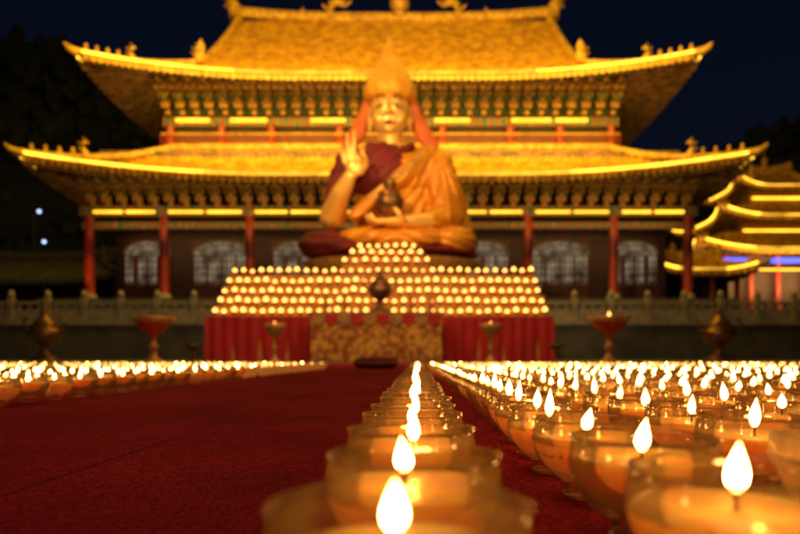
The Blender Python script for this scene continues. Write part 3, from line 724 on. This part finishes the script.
# ---------------------------------------------------------------- hills and woods
def hz(x,y):
    left=42*math.exp(-((x+75)/42)**2); right=29*math.exp(-((x-78)/48)**2); mid=10
    t=min(1,max(0,(y-62)/50)); t=t*t*(3-2*t)
    return (left+right+mid)*t*1.05+3.5*noise.noise(Vector((x*.03,y*.03,0)))*t
h=MB(); rows=[[(x,y,hz(x,y)-.3) for x in range(-240,241,6)] for y in range(60,181,6)]
h.grid(rows,'hill',True); o=h.obj('hill'); o['kind']='structure'
wd_=MB()
bm0=bmesh.new(); bmesh.ops.create_icosphere(bm0,subdivisions=1,radius=1); iv=[v.co.copy() for v in bm0.verts]; jf=[tuple(v.index for v in f.verts) for f in bm0.faces]; bm0.free()
for i in range(1500):
    x=R.uniform(-130,130); y=R.uniform(67,125)
    if abs(x+1)<22 and y<100: continue
    z=hz(x,y); hh=R.uniform(1.6,3.6)
    for k in range(3):
        c_=Vector((x+R.uniform(-1.3,1.3),y+R.uniform(-1,1),z+hh*(.4+.5*k)))
        s_=hh*(.6-.13*k)
        wd_.add([tuple(c_+Vector((v.x*s_*R.uniform(.6,1.25),v.y*s_*R.uniform(.6,1.25),v.z*s_*R.uniform(.6,1.35)))) for v in iv],jf,'tree')
o=wd_.obj('wood'); o['kind']='stuff'; tag(o,'dark wooded hillside at night behind the temple','wood')
def street_lamp(x,y,zh,k='coldlamp'):
    z=hz(x,y)-.3
    E=empty('street_lamp',(x,y,z),'slim street lamp with cold white lit head on the dark hillside','street lamp','street lamps on the hillside')
    b=MB(); b.lathe([(.12,0),(.08,zh-z)],10,'darkstone'); b.tube([(0,0,zh-z),(.3,-.2,zh-z+.3),(.9,-.6,zh-z+.3)],.05,6,'darkstone'); b.obj('pole',E)
    b=MB(); b.lathe([(.0,0),(.13,.05),(.16,.2),(.12,.3),(0,.33)],12,k,(.9,-.6,zh-z)); b.obj('lamp_head',E)
for x,y,zz in ((-39.5,64,14.9),(-39.6,65,12),(-43,66,9.7)): street_lamp(x,y,zz)
# ---------------------------------------------------------------- lights
def area(name,loc,tgt,sx,sy,e,col=(1,.55,.16)):
    l=bpy.data.lights.new(name,'AREA'); l.shape='RECTANGLE'; l.size=sx; l.size_y=sy; l.energy=e; l.color=col
    o=bpy.data.objects.new(name,l); COL.objects.link(o); o.location=loc; d=Vector(tgt)-Vector(loc); o.rotation_euler=d.to_track_quat('-Z','Y').to_euler(); return o
def spot(name,loc,tgt,e,ang,rad=.3,col=(1,.60,.20),bl=.4):
    l=bpy.data.lights.new(name,'SPOT'); l.energy=e; l.spot_size=math.radians(ang); l.spot_blend=bl; l.shadow_soft_size=rad; l.color=col
    o=bpy.data.objects.new(name,l); COL.objects.link(o); o.location=loc; d=Vector(tgt)-Vector(loc); o.rotation_euler=d.to_track_quat('-Z','Y').to_euler(); return o
area('upper_eave_uplight',(TX,TY-3.2,13.2),(TX,TY+.3,17.2),30,.3,1150,(1,.55,.12))
area('lower_eave_uplight',(TX,TY-4.2,8.0),(TX,TY-2.6,10.6),36,.3,420,(1,.55,.12))
area('roof_floodlight',(TX,TY-14,26),(TX,TY+3,20),34,1.5,6800,(1,.60,.09))
area('lower_roof_floodlight',(TX,TY-9,19.5),(TX,TY-2.5,12),36,1,4300,(1,.63,.05))
spot('statue_floodlight',(-7,11,13),(SX,SY-1,SZ+4.9),8000,38)
spot('statue_floodlight',(5,11,13),(SX,SY-1,SZ+4.9),3200,38)
spot('statue_floodlight',(-1,-3,4),(SX,SY-1,SZ+6.6),10500,19)
area('cloth_light',(ax,ay-6,8),(ax,ay,.8),10,.5,480,(1,.6,.28))
area('added_stand_fill',(-.8,9,7),(-.8,15,.5),16,.4,300,(1,.55,.2))  # unseen lamp added above the view to brighten the lotus stands
area('added_carpet_fill',(-1.6,1.2,5.5),(-1.2,1.6,0),3,3,66,(1,.60,.38))  # unseen overhead lamp added to lift the dark carpet
area('door_light',(TX,TY-2.0,8.0),(TX,TY+.6,5),34,.2,200,(1,.5,.2))
area('column_light',(TX,TY-7.2,2.3),(TX,TY-2.4,7),36,.15,60,(1,.45,.15))
area('balustrade_light',(TX,TY-12,.4),(TX,TY-8,3),40,.2,60,(1,.6,.3))
area('pavilion_uplight',(33.0,52,6.5),(33.0,57,12),14,.4,1800)
spot('column_uplight',(-20.6,36,4.2),(-20.4,38.6,6.5),200,60,.1,(1,.35,.1))
